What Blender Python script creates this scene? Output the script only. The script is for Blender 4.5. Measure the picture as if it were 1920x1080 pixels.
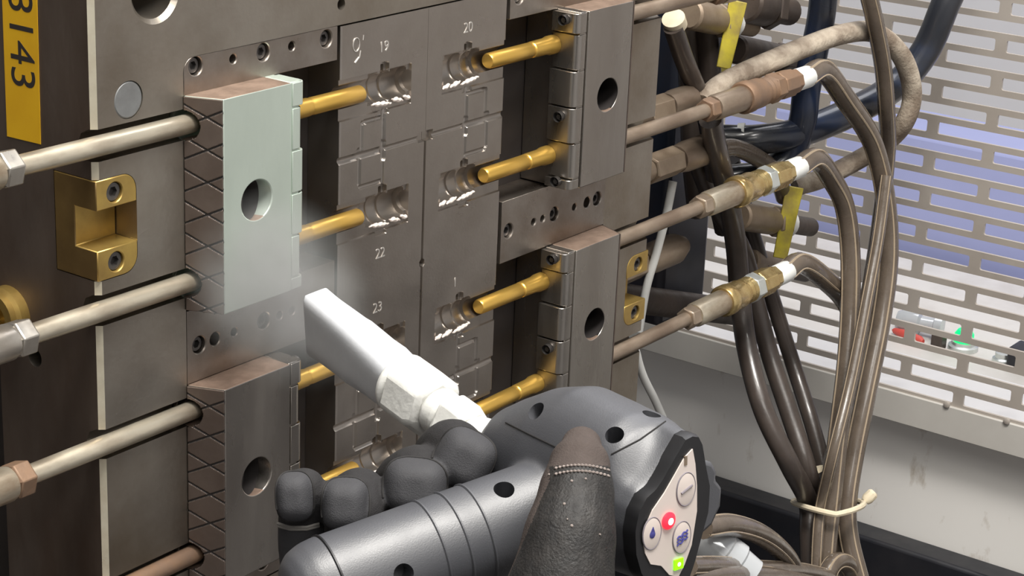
import bpy, bmesh, math, random
import numpy as np
from math import sin, cos, pi, radians, sqrt, atan2
from mathutils import Vector, Matrix, noise as mnoise
random.seed(7)
for o in list(bpy.data.objects): bpy.data.objects.remove(o)
SC = bpy.context.scene
COL = SC.collection

# ------------------------------------------------------------------ camera
F = 3832.0
YAW, PIT, ROL = radians(54.38), radians(19.02), radians(2.466)
W_ = Vector((sin(YAW)*cos(PIT), cos(YAW)*cos(PIT), -sin(PIT)))
R0 = Vector((cos(YAW), -sin(YAW), 0)); U0 = R0.cross(W_)
R_ = cos(ROL)*R0 + sin(ROL)*U0
U_ = -sin(ROL)*R0 + cos(ROL)*U0
def ray(x, y): return R_*((x-960)/F) - U_*((y-540)/F) + W_
CAM = -ray(790, 268)*1.3
def on(x, y, ax, v):                       # pixel -> point on the plane axis = v
    d = ray(x, y); return CAM + d*((v-CAM[ax])/d[ax])
def at(x, y, D): return CAM + ray(x, y)*D   # pixel -> point at depth D (metres from the lens)
cam = bpy.data.cameras.new('camera'); co = bpy.data.objects.new('camera', cam); COL.objects.link(co)
cam.sensor_width = 36; cam.lens = F/1920*36; cam.clip_start = .02; cam.clip_end = 60
co.matrix_world = Matrix(((R_.x, U_.x, -W_.x, CAM.x), (R_.y, U_.y, -W_.y, CAM.y), (R_.z, U_.z, -W_.z, CAM.z), (0, 0, 0, 1)))
SC.camera = co

# ------------------------------------------------------------------ light
SC.view_settings.view_transform = 'Standard'; SC.view_settings.look = 'None'
SC.view_settings.gamma = 1; SC.view_settings.use_curve_mapping = False
SC.view_settings.exposure = 0.0
wd = bpy.data.worlds.new('world'); SC.world = wd; wd.use_nodes = True
wd.node_tree.nodes['Background'].inputs[0].default_value = (.86, .88, .92, 1)
wd.node_tree.nodes['Background'].inputs[1].default_value = .30
def area(name, loc, target, sx, sy, power, col=(1, 1, 1)):
    l = bpy.data.lights.new(name, 'AREA'); l.shape = 'RECTANGLE'; l.size = sx; l.size_y = sy
    l.energy = power; l.color = col
    o = bpy.data.objects.new(name, l); COL.objects.link(o); o.location = loc
    o.rotation_euler = (Vector(target)-Vector(loc)).to_track_quat('-Z', 'Y').to_euler()
    return o
area('ceiling_light_front', (-.42, -.55, 1.70), (-.35, -.3, 0), 1.5, .8, 40, (1, .96, .89))
area('ceiling_light_rear', (-1.5, -2.0, 1.85), (-.2, 0, 0), 1.6, .6, 22, (1, .96, .90))
area('ceiling_light_side', (-.30, -.85, 1.75), (.85, -.1, -.45), .8, .3, 46, (1, .965, .92))
area('ceiling_light_far', (1.7, .3, 1.9), (1.9, .5, -.6), 1.4, 1.4, 27, (.96, .96, 1))

# ------------------------------------------------------------------ materials
MATS = {}
def mat(name, col, rough=.5, metal=0., col2=None, scale=30., amt=.5, rvar=.12, bump=0., bscale=None, emit=0., stretch=(1, 1, 1), coat=0., trans=0., spec=.5, lo=.35, hi=.7):
    m = bpy.data.materials.new(name); m.use_nodes = True; MATS[name] = m
    nt = m.node_tree; N = nt.nodes; L = nt.links; b = N['Principled BSDF']
    b.inputs['Base Color'].default_value = (*col, 1); b.inputs['Roughness'].default_value = rough
    b.inputs['Metallic'].default_value = metal; b.inputs['Specular IOR Level'].default_value = spec
    b.inputs['Coat Weight'].default_value = coat; b.inputs['Transmission Weight'].default_value = trans
    tc = N.new('ShaderNodeTexCoord'); mp = N.new('ShaderNodeMapping'); mp.inputs['Scale'].default_value = stretch
    L.new(tc.outputs['Object'], mp.inputs['Vector'])
    if col2 is not None:
        n = N.new('ShaderNodeTexNoise'); n.inputs['Scale'].default_value = scale; n.inputs['Detail'].default_value = 6; n.inputs['Roughness'].default_value = .6
        L.new(mp.outputs[0], n.inputs['Vector'])
        r = N.new('ShaderNodeMapRange'); r.inputs[1].default_value = lo; r.inputs[2].default_value = hi; r.inputs[3].default_value = 0; r.inputs[4].default_value = amt
        L.new(n.outputs[0], r.inputs[0])
        mx = N.new('ShaderNodeMix'); mx.data_type = 'RGBA'; mx.inputs[6].default_value = (*col, 1); mx.inputs[7].default_value = (*col2, 1)
        L.new(r.outputs[0], mx.inputs[0]); L.new(mx.outputs[2], b.inputs['Base Color'])
    if rvar:
        n2 = N.new('ShaderNodeTexNoise'); n2.inputs['Scale'].default_value = scale*1.7; n2.inputs['Detail'].default_value = 5
        L.new(mp.outputs[0], n2.inputs['Vector'])
        r2 = N.new('ShaderNodeMapRange'); r2.inputs[1].default_value = .3; r2.inputs[2].default_value = .7
        r2.inputs[3].default_value = max(.03, rough-rvar); r2.inputs[4].default_value = min(1, rough+rvar)
        L.new(n2.outputs[0], r2.inputs[0]); L.new(r2.outputs[0], b.inputs['Roughness'])
    if bump:
        n3 = N.new('ShaderNodeTexNoise'); n3.inputs['Scale'].default_value = bscale or scale*6; n3.inputs['Detail'].default_value = 4
        L.new(mp.outputs[0], n3.inputs['Vector'])
        bp = N.new('ShaderNodeBump'); bp.inputs['Strength'].default_value = bump; bp.inputs['Distance'].default_value = .001
        L.new(n3.outputs[0], bp.inputs['Height']); L.new(bp.outputs[0], b.inputs['Normal'])
    if emit:
        b.inputs['Emission Color'].default_value = (*col, 1); b.inputs['Emission Strength'].default_value = emit
    return m
mat('plate', (.42, .385, .335), .36, .96, (.21, .165, .115), 7, .85, .12, bump=.1, bscale=350, lo=.38, hi=.68)
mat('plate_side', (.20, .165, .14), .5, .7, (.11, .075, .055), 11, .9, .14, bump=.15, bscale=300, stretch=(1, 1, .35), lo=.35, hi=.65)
mat('slide_top', (.30, .215, .165), .6, .5, (.17, .12, .09), 60, .9, .1, bump=.4, bscale=250)
mat('plug_metal', (.30, .31, .31), .5, .7, (.22, .22, .22), 90, .7, .1)
mat('insert', (.42, .385, .35), .33, .97, (.31, .275, .24), 14, .7, .08, bump=.06, bscale=500)
mat('rail', (.36, .325, .29), .36, .95, (.20, .155, .12), 22, .8, .1, bump=.08, bscale=400)
mat('slide', (.42, .395, .36), .28, .96, (.24, .21, .185), 18, .6, .1, bump=.05, bscale=500, stretch=(1, 1, .3))
mat('slide_frost', (.57, .65, .58), .38, .6, (.44, .51, .45), 11, .8, .1, bump=.08, bscale=400, stretch=(1, 1, .35))
mat('heel', (.17, .135, .115), .5, .7, (.11, .08, .065), 40, .6, .12, bump=.1)
mat('gold', (.76, .48, .11), .32, .8, (.68, .40, .08), 22, .5, .03)
mat('brass', (.52, .36, .10), .38, .7, (.27, .17, .06), 28, .75, .1, bump=.08)
mat('brass_bright', (.64, .50, .24), .28, .85, (.40, .24, .08), 60, .7, .1, bump=.1)
mat('rust', (.20, .135, .095), .6, .4, (.29, .17, .095), 45, .8, .1, bump=.25)
mat('rod', (.66, .60, .48), .38, .75, (.28, .20, .13), 40, .9, .12, bump=.15, stretch=(.4, 1, 1), lo=.42, hi=.68)
mat('rod_brown', (.40, .325, .25), .42, .65, (.20, .145, .105), 40, .9, .12, bump=.2, stretch=(.4, 1, 1))
mat('steel_nut', (.52, .49, .44), .35, .85, (.32, .26, .2), 60, .6, .1)
mat('zinc', (.66, .69, .67), .35, .75, (.5, .52, .5), 60, .5, .1)
mat('screw', (.12, .115, .115), .35, .85, (.2, .18, .16), 90, .5, .1)
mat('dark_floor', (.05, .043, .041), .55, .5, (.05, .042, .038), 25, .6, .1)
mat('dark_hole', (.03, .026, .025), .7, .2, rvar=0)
mat('engrave', (.75, .72, .68), .35, .8, rvar=0)
mat('sticker', (.80, .47, .02), .4, 0, (.68, .36, .015), 26, .7, .05)
mat('ink', (.035, .03, .028), .5, 0, rvar=0)
mat('lip_highlight', (.82, .73, .67), .4, .2, (.66, .57, .51), 200, .8, .1, bump=.3)  # pale colour standing in for light caught on the cavity lips
mat('hose', (.120, .094, .072), .3, 0, (.07, .054, .041), 60, .7, .08, bump=.1, coat=.4)
mat('hose_dark', (.060, .047, .040), .36, 0, (.035, .028, .025), 60, .6, .08, bump=.1, coat=.2)
mat('hose_stripe', (.34, .27, .19), .3, 0, (.3, .23, .16), 60, .6, .08, coat=.4)
mat('hose_crust', (.20, .155, .115), .75, 0, (.52, .45, .36), 30, .95, .1, lo=.42, hi=.66, bump=.7, bscale=420)
mat('black_hose', (.02, .022, .028), .3, 0, (.010, .028, .085), 9, .6, .08, coat=.3, lo=.5, hi=.7)
mat('navy', (.014, .02, .035), .4, .1, (.03, .022, .02), 12, .6, .1)
mat('dark_valve', (.065, .052, .046), .5, .4, (.12, .09, .07), 50, .6, .1, bump=.15)
mat('valve_tan', (.30, .235, .17), .5, .4, (.18, .13, .09), 50, .7, .1, bump=.15)
mat('yellow_lever', (.50, .42, .03), .42, .1, (.18, .13, .06), 45, .85, .08, bump=.1)
mat('tie', (.70, .62, .46), .5, 0, (.55, .46, .32), 120, .5, .05)
mat('white_plastic', (.75, .76, .74), .4, 0, (.62, .63, .6), 60, .4, .06)
mat('guard', (.42, .38, .34), .5, .15, (.33, .29, .255), 11, .7, .08, bump=.05, lo=.4, hi=.65)
mat('panel_white', (.82, .80, .765), .5, 0, (.40, .33, .25), 26, .65, .08, bump=.05, stretch=(1, 1, .45), lo=.60, hi=.70)
mat('flange_grey', (.52, .50, .465), .5, .05, (.44, .42, .385), 14, .6, .08)
mat('brass_shaded', (.26, .17, .06), .45, .6, (.16, .10, .04), 28, .8, .1, bump=.1)  # darker reflection on the strap blocks' outer side, put into the colour
mat('edge_glint', (.80, .75, .60), .35, .6, (.6, .52, .38), 60, .7, .1)  # bright reflection along the plate chamfer, painted into its colour
mat('cream', (.66, .635, .60), .5, 0, (.55, .52, .48), 14, .7, .08, bump=.05, lo=.45, hi=.7)
mat('wall_white', (.83, .82, .82), .7, 0, (.76, .75, .76), 4, .6, .05)
mat('lavender', (.34, .37, .62), .5, 0, (.30, .33, .56), 6, .6, .05)
mat('black_rail', (.012, .013, .018), .4, .1, (.03, .028, .03), 20, .5, .1)
mat('concrete', (.085, .08, .078), .7, 0, (.11, .10, .1), 5, .7, .1)
mat('wall_grey', (.42, .41, .40), .7, 0, (.36, .35, .34), 4, .6, .05)
mat('gun', (.058, .060, .068), .48, 0, (.050, .052, .059), 30, .4, .04, bump=.12, bscale=1500, spec=1.0)
mat('gun_black', (.011, .011, .012), .42, 0, (.018, .018, .02), 60, .4, .06)
mat('frost', (.52, .535, .56), .55, 0, (.43, .445, .47), 35, .6, .08, bump=.12, bscale=250)
mat('frost_hard', (.68, .68, .65), .5, .0, (.54, .54, .51), 60, .7, .08, bump=.3, bscale=260)
mat('glove', (.020, .019, .020), .8, 0, (.028, .027, .028), 120, .6, .05, bump=.35, bscale=1600, spec=.3)
mat('glove_pad', (.046, .046, .050), .72, 0, (.038, .038, .042), 90, .6, .05, bump=.3, bscale=1700, spec=.35)
mat('glove_seam', (.012, .011, .011), .8, 0, rvar=0)
mat('leather', (.011, .0105, .0105), .62, 0, (.030, .027, .025), 130, .8, .08, bump=.5, bscale=900, spec=.4)
mat('suede', (.075, .060, .054), .85, 0, (.055, .044, .04), 160, .6, .05, bump=.4, bscale=1300, spec=.2)
mat('thread', (.26, .22, .20), .7, 0, rvar=0)
mat('grey_band', (.22, .21, .195), .7, 0, rvar=0)
mat('membrane', (.64, .565, .52), .38, 0, (.50, .44, .40), 30, .4, .05)
mat('button_line', (.20, .18, .20), .5, 0, rvar=0)
mat('blue_ink', (.05, .05, .22), .5, 0, rvar=0)
mat('red_led', (1, .02, .04), .3, emit=1.5, rvar=0)
mat('red_core', (1, .55, .5), .3, emit=2.5, rvar=0)
mat('green_led', (.22, .95, .0), .3, emit=1.1, rvar=0)
mat('green_core', (.75, 1, .5), .3, emit=2, rvar=0)
mat('green_lamp', (.0, .62, .16), .3, emit=1.3, rvar=0)
mat('clear_cup', (.50, .52, .54), .12, .2, rvar=.05, scale=40)
mat('red_paint', (.6, .08, .06), .5, rvar=0)
def M(n): return MATS[n]
# ------------------------------------------------------------------ mesh helpers
def link(o, parent=None):
    COL.objects.link(o)
    if parent is not None: o.parent = parent
    return o
def tag(o, label=None, cat=None, group=None, kind=None):
    if label: o['label'] = label
    if cat: o['category'] = cat
    if group: o['group'] = group
    if kind: o['kind'] = kind
    return o
def empty(name, loc=(0, 0, 0), label=None, cat=None, group=None):
    o = bpy.data.objects.new(name, None); o.empty_display_size = .02; link(o); o.location = loc
    return tag(o, label, cat, group)
def finish(me, smooth=35):
    bm = bmesh.new(); bm.from_mesh(me); bmesh.ops.recalc_face_normals(bm, faces=bm.faces); bm.to_mesh(me); bm.free()
    if smooth:
        me.shade_smooth(); me.set_sharp_from_angle(angle=radians(smooth))
def basis(d):
    d = Vector(d).normalized()
    a = Vector((0, 0, 1)) if abs(d.z) < .9 else Vector((1, 0, 0))
    u = d.cross(a).normalized(); v = d.cross(u).normalized()
    return u, v
class MB:
    def __init__(s): s.v = []; s.f = []
    def quadbox(s, c):
        i = len(s.v); s.v += [Vector(p) for p in c]
        for q in ((0, 1, 2, 3), (7, 6, 5, 4), (0, 4, 5, 1), (1, 5, 6, 2), (2, 6, 7, 3), (3, 7, 4, 0)): s.f.append([i+k for k in q])
        return s
    def box(s, a, b):
        (x0, y0, z0), (x1, y1, z1) = a, b
        return s.quadbox([(x0, y0, z0), (x1, y0, z0), (x1, y1, z0), (x0, y1, z0), (x0, y0, z1), (x1, y0, z1), (x1, y1, z1), (x0, y1, z1)])
    def prism(s, poly, off):
        i = len(s.v); n = len(poly); off = Vector(off)
        s.v += [Vector(p) for p in poly] + [Vector(p)+off for p in poly]
        s.f.append(list(range(i, i+n))); s.f.append(list(range(i+2*n-1, i+n-1, -1)))
        for k in range(n): s.f.append([i+k, i+(k+1) % n, i+n+(k+1) % n, i+n+k])
        return s
    def lathe(s, p0, d, prof, seg=24, rot=0., cap=True, u=None):
        p0 = Vector(p0); d = Vector(d).normalized()
        if u is None: u, v = basis(d)
        else: u = Vector(u).normalized(); v = d.cross(u)
        i = len(s.v)
        for t, r in prof:
            for k in range(seg):
                a = rot+2*pi*k/seg; s.v.append(p0+d*t+(u*cos(a)+v*sin(a))*r)
        for j in range(len(prof)-1):
            for k in range(seg):
                a = i+j*seg+k; b = i+j*seg+(k+1) % seg; s.f.append([a, b, b+seg, a+seg])
        if cap:
            s.f.append([i+k for k in range(seg)][::-1]); e = i+(len(prof)-1)*seg; s.f.append([e+k for k in range(seg)])
        return s
    def cyl(s, a, b, r0, r1=None, seg=24):
        a = Vector(a); b = Vector(b); return s.lathe(a, b-a, [(0, r0), ((b-a).length, r0 if r1 is None else r1)], seg)
    def tube(s, pts, r, seg=12, cap=True):           # pts: Vectors ; r: number or list
        n = len(pts); i = len(s.v); T = []
        for k in range(n):
            T.append((pts[min(k+1, n-1)]-pts[max(k-1, 0)]).normalized())
        u, v = basis(T[0])
        for k in range(n):
            u = (u-T[k]*u.dot(T[k])).normalized(); v = T[k].cross(u)
            rr = r[k] if isinstance(r, (list, tuple)) else r
            for q in range(seg):
                a = 2*pi*q/seg; s.v.append(pts[k]+(u*cos(a)+v*sin(a))*rr)
        for k in range(n-1):
            for q in range(seg):
                a = i+k*seg+q; b = i+k*seg+(q+1) % seg; s.f.append([a, b, b+seg, a+seg])
        if cap:
            s.f.append([i+k for k in range(seg)][::-1]); e = i+(n-1)*seg; s.f.append([e+k for k in range(seg)])
        return s
    def loft(s, rings, cap=True):
        i = len(s.v); m = len(rings[0])
        for r in rings: s.v += [Vector(p) for p in r]
        for j in range(len(rings)-1):
            for k in range(m):
                a = i+j*m+k; b = i+j*m+(k+1) % m; s.f.append([a, b, b+m, a+m])
        if cap:
            s.f.append([i+k for k in range(m)][::-1]); e = i+(len(rings)-1)*m; s.f.append([e+k for k in range(m)])
        return s
    def mesh(s, name, smooth=35):
        me = bpy.data.meshes.new(name); me.from_pydata([tuple(p) for p in s.v], [], s.f); me.update(); finish(me, smooth); return me
    def build(s, name, m, parent=None, smooth=35, bevel=0.):
        o = bpy.data.objects.new(name, s.mesh(name, smooth)); o.data.materials.append(M(m)); link(o, parent)
        if bevel: bev(o, bevel)
        return o
def bev(o, wdt, seg=2):
    b = o.modifiers.new('bevel', 'BEVEL'); b.width = wdt; b.segments = seg; b.limit_method = 'ANGLE'; b.angle_limit = radians(40)
    return o
def apply_mods(o, smooth=35):
    dg = bpy.context.evaluated_depsgraph_get(); dg.update()
    me = bpy.data.meshes.new_from_object(o.evaluated_get(dg)); o.modifiers.clear(); o.data = me
    if smooth: me.shade_smooth(); me.set_sharp_from_angle(angle=radians(smooth))
def cut(o, cutters, smooth=35):                     # cutters: list of MB
    tmp = []
    for c in cutters:
        t = bpy.data.objects.new('cutter', c.mesh('cutter', 0)); COL.objects.link(t); tmp.append(t)
        b = o.modifiers.new('cut', 'BOOLEAN'); b.operation = 'DIFFERENCE'; b.solver = 'EXACT'; b.object = t
    apply_mods(o, smooth)
    for t in tmp:
        me = t.data; bpy.data.objects.remove(t); bpy.data.meshes.remove(me)
def spline(P, n=10):                                # Catmull-Rom through P
    P = [Vector(p) for p in P]; Q = [P[0]*2-P[1]]+P+[P[-1]*2-P[-2]]; out = []
    for i in range(1, len(Q)-2):
        a, b, c, d = Q[i-1:i+3]
        for k in range(n):
            t = k/n
            out.append(.5*((2*b)+(c-a)*t+(2*a-5*b+4*c-d)*t*t+(3*b-a-3*c+d)*t**3))
    out.append(P[-1]); return out
def rrect_xz(x0, x1, z0, z1, r, y, n=6, corners=(1, 1, 1, 1)):
    pts = []
    for (cx, cz, a0, on_) in ((x1-r, z1-r, 0, corners[0]), (x0+r, z1-r, 90, corners[1]), (x0+r, z0+r, 180, corners[2]), (x1-r, z0+r, 270, corners[3])):
        if on_:
            for k in range(n+1):
                a = radians(a0+90*k/n); pts.append(Vector((cx+r*cos(a), y, cz+r*sin(a))))
        else:
            a = radians(a0+45); pts.append(Vector((cx+r*(1 if cos(a) > 0 else -1), y, cz+r*(1 if sin(a) > 0 else -1))))
    return pts
def text_mesh(txt, size, name, m, parent, origin, xdir, ydir, depth=.0002):
    cu = bpy.data.curves.new(name, 'FONT'); cu.body = txt; cu.size = size; cu.align_x = 'CENTER'; cu.align_y = 'CENTER'; cu.extrude = depth
    t = bpy.data.objects.new('t', cu); COL.objects.link(t)
    dg = bpy.context.evaluated_depsgraph_get(); dg.update()
    me = bpy.data.meshes.new_from_object(t.evaluated_get(dg)); bpy.data.objects.remove(t)
    xd = Vector(xdir).normalized(); yd = Vector(ydir).normalized(); zd = xd.cross(yd); og = Vector(origin)
    me.transform(Matrix(((xd.x, yd.x, zd.x, og.x), (xd.y, yd.y, zd.y, og.y), (xd.z, yd.z, zd.z, og.z), (0, 0, 0, 1))))
    me.materials.clear(); me.materials.append(M(m))
    o = bpy.data.objects.new(name, me); return link(o, parent)
_sc = {}
def screw_mesh(r, depth=.004):
    key = round(r, 5)
    if key in _sc: return _sc[key]
    n = 24; bm = bmesh.new()                        # head faces -y, hexagon socket
    def ring(rad, y, hexa=False):
        out = []
        for k in range(n):
            a = 2*pi*k/n
            rr = rad*(cos(pi/6)/cos((a % (pi/3))-pi/6)) if hexa else rad
            out.append(bm.verts.new((rr*cos(a), y, rr*sin(a))))
        return out
    R = [ring(r, depth), ring(r, .0004), ring(r*.93, 0), ring(r*.58, 0, True), ring(r*.52, depth*.7, True)]
    for a, b in zip(R, R[1:]):
        for k in range(n): bm.faces.new((a[k], a[(k+1) % n], b[(k+1) % n], b[k]))
    bm.faces.new(R[-1])
    me = bpy.data.meshes.new('screw'); bm.to_mesh(me); bm.free(); finish(me, 40); me.materials.append(M('screw')); _sc[key] = me
    return me
def screw(parent, x, y, z, r, rot=None):
    o = bpy.data.objects.new('socket_screw', screw_mesh(r)); link(o, parent); o.location = (x, y, z)
    if rot: o.rotation_euler = rot
    return o

XC = .0035                                          # the mould is symmetric about x = XC
# ------------------------------------------------------------------ setting
def wall(name, a, b, m):
    o = MB().box(a, b).build(name, m); tag(o, kind='structure'); return o
wall('floor', (-2.2, -2.6, -1.16), (3.2, 3.0, -1.10), 'concrete')
wall('wall_back', (2.9, -2.6, -1.10), (3.0, 3.0, 2.0), 'wall_white')

wall('wall_front', (-2.5, -2.8, -1.10), (2.9, -2.7, 2.0), 'wall_white')
wall('wall_left', (-2.6, -2.8, -1.10), (-2.5, 3.0, 2.0), 'wall_grey')
r_ = MB().box((-.80, .18, -.75), (.46, .40, .55)).build('machine_platen', 'dark_floor', bevel=.004)
tag(r_, 'dark steel machine platen the mould is clamped against', 'platen')

# ------------------------------------------------------------------ machine guard
GX = .85; PITCH = .01825; HALF = .0605
def guard_panel():
    t = .003; bm = bmesh.new(); cache = {}
    def V(y, z):
        k = (round(y, 5), round(z, 5))
        if k not in cache: cache[k] = bm.verts.new((GX, y, z))
        return cache[k]
    web = .0115; sh = .0120; per = 2*HALF; rc = .0018; nrow = 32; z_low = -.4350
    y_web0 = .0310                                  # a web centre in the row at z ~ -.194
    row0 = round((-.194-z_low)/PITCH)
    y_min, y_max = -1.2, .66
    for rw in range(nrow):
        zc = z_low+(rw+.5)*PITCH
        zb, zt = zc-PITCH/2, zc+PITCH/2; s0, s1 = zc-sh/2, zc+sh/2
        off = y_web0+(HALF if (rw-row0) % 2 else 0)
        k0 = math.floor((y_min-off)/per)
        ks = range(k0, k0+int((y_max-y_min)/per)+2)
        for k in ks:
            ya = off+k*per; yb = ya+per; ha, hb = ya+web/2, yb-web/2; ym = (ya+yb)/2
            # outer cell rectangle with midpoints (rows are offset by half a period) and the rounded slot
            outer = [(ya, zb), (ym, zb), (yb, zb), (yb, zt), (ym, zt), (ya, zt)]
            inner = []
            for (cy, cz, a0) in ((ha+rc, s0+rc, 180), (hb-rc, s0+rc, 270), (hb-rc, s1-rc, 0), (ha+rc, s1-rc, 90)):
                inner.append([(cy+rc*cos(radians(a0+45*q)), cz+rc*sin(radians(a0+45*q))) for q in range(3)])
            A, B, Cc, D = inner
            def fc(*p):
                try: bm.faces.new([V(*q) for q in p])
                except ValueError: pass
            mi0, mi1 = (ym, s0), (ym, s1)
            fc(outer[0], outer[1], mi0, A[2], A[1]); fc(outer[1], outer[2], B[1], B[0], mi0)
            fc(outer[2], outer[3], Cc[1], Cc[0], B[2], B[1]); fc(outer[3], outer[4], mi1, Cc[2], Cc[1])
            fc(outer[4], outer[5], D[1], D[0], mi1); fc(outer[5], outer[0], A[1], A[0], D[2], D[1])
    me = bpy.data.meshes.new('guard_sheet'); bm.to_mesh(me); bm.free()
    for p in me.polygons: p.use_smooth = False
    root = empty('machine_guard', (GX, .1, -.47), 'pale grey perforated steel guard with staggered horizontal slots behind the hoses', 'machine guard')
    o = bpy.data.objects.new('slotted_sheet', me); me.materials.append(M('guard')); link(o, root); o.matrix_parent_inverse = Matrix.Translation((-GX, -.1, .47))
    sd = o.modifiers.new('solid', 'SOLIDIFY'); sd.thickness = t; sd.offset = 1
    def part(n, mb, m, **k):
        q = mb.build(n, m, root, **k); q.matrix_parent_inverse = Matrix.Translation((-GX, -.1, .47)); return q
    part('lower_flange', MB().box((GX-.0035, -.46, -.468), (GX+.003, .75, z_low)), 'flange_grey', bevel=.0008)
    part('return_lip', MB().box((GX+.0032, -.46, -.468), (GX+.028, .75, -.464)), 'cream')
    for yy in (-.085, -.02):
        part('bolt_head', MB().lathe((GX-.0035, yy, z_low+.002), (-1, 0, 0), [(0, .0035), (.002, .0035), (.0026, .0025)], 12), 'guard')
    return root
guard_panel()
# machine base below and bed behind the guard
r_ = empty('molding_machine', (.93, 0, -1.1), 'cream painted steel machine side panel with dirt spots below the guard', 'machine')
def pbuild(root, n, mb, m, **k):
    o = mb.build(n, m, root, **k); o.matrix_parent_inverse = Matrix.Translation(-root.location); return o
pbuild(r_, 'side_panel', MB().box((.882, -.46, -1.10), (.902, .75, -.47)), 'panel_white')
pbuild(r_, 'ledge', MB().box((.882, -.46, -.4695), (.985, .75, -.446)), 'wall_white', bevel=.002)
o = MB().box((.845, -.46, -1.10), (.880, .75, -.606)).build('base_rail', 'black_rail', bevel=.004)
tag(o, 'black steel rail running along the foot of the cream base panel', 'rail')
r_ = empty('machine_bed', (1.35, 0, -1.1), 'broad cream painted machine bed top seen through the guard slots', 'machine bed')
pbuild(r_, 'bed_top', MB().box((1.0, -.6, -.62), (1.76, 1.3, -.60)), 'cream', bevel=.003)
pbuild(r_, 'bed_body', MB().box((1.02, -.58, -1.10), (1.74, 1.28, -.62)), 'cream')
o = MB().box((1.80, -.6, -1.10), (1.95, 1.5, -.42)).build('machine_cabinet', 'lavender', bevel=.01)
tag(o, 'pale lavender blue cabinet standing behind the cream machine bed', 'cabinet')
q = on(1805, 655, 2, -.60)
r_ = empty('indicator_lamp', q, 'small lit green indicator lamp with dark collar on the cream machine bed', 'lamp')
MB().lathe((0, 0, 0), (0, 0, 1), [(0, .020), (.006, .020), (.008, .016), (.012, .016)], 20).build('collar', 'zinc', r_)
MB().lathe((0, 0, .0121), (0, 0, 1), [(0, .013), (.010, .013), (.016, .009), (.018, .003)], 20).build('lens', 'green_lamp', r_)
MB().box((-.03, .018, 0), (-.012, .034, .022)).build('switch_box', 'dark_valve', r_, bevel=.002)
q = on(1880, 680, 2, -.60)
o = MB().lathe(q, (0, 0, 1), [(0, .014), (.006, .014), (.008, .011), (.014, .011), (.015, .006)], 20).build('push_button', 'zinc')
tag(o, 'round metal push button beside the green indicator lamp', 'button')
q = on(1912, 688, 2, -.60)
o = MB().box(q+Vector((-.02, -.03, 0)), q+Vector((.02, .012, .03))).build('terminal_box', 'black_rail', bevel=.003)
tag(o, 'small black terminal box on the cream machine bed', 'box')
q = on(1730, 650, 2, -.60)
o = MB().lathe(q, (.25, .95, .0), [(0, .003), (.006, .006), (.03, .007), (.05, .004), (.054, .001)], 14).build('screwdriver_handle', 'red_paint')
o.location.z += .0072; tag(o, 'small red tool handle lying on the cream machine bed', 'tool')
q = on(1680, 622, 2, -.60)
o = MB().lathe(q+Vector((0, 0, .0175)), (.2, -.98, 0), [(0, .012), (.01, .017), (.03, .0172), (.033, .011), (.05, .011), (.052, .016), (.062, .016)], 18).build('hose_connector', 'clear_cup')
tag(o, 'shiny chrome hose connector lying on the cream machine bed', 'connector')

# dark column behind the hoses
r_ = empty('tie_bar_housing', (.56, .2, -.36), 'dark navy machine column behind the mould and the hoses', 'machine column')
pbuild(r_, 'column', MB().box((.52, .13, -.30), (.60, .34, .35)), 'navy', bevel=.006)
pbuild(r_, 'cross_pipe', MB().cyl(on(1150, 556, 1, .10), on(1400, 588, 1, .10), .0125), 'dark_valve')

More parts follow.
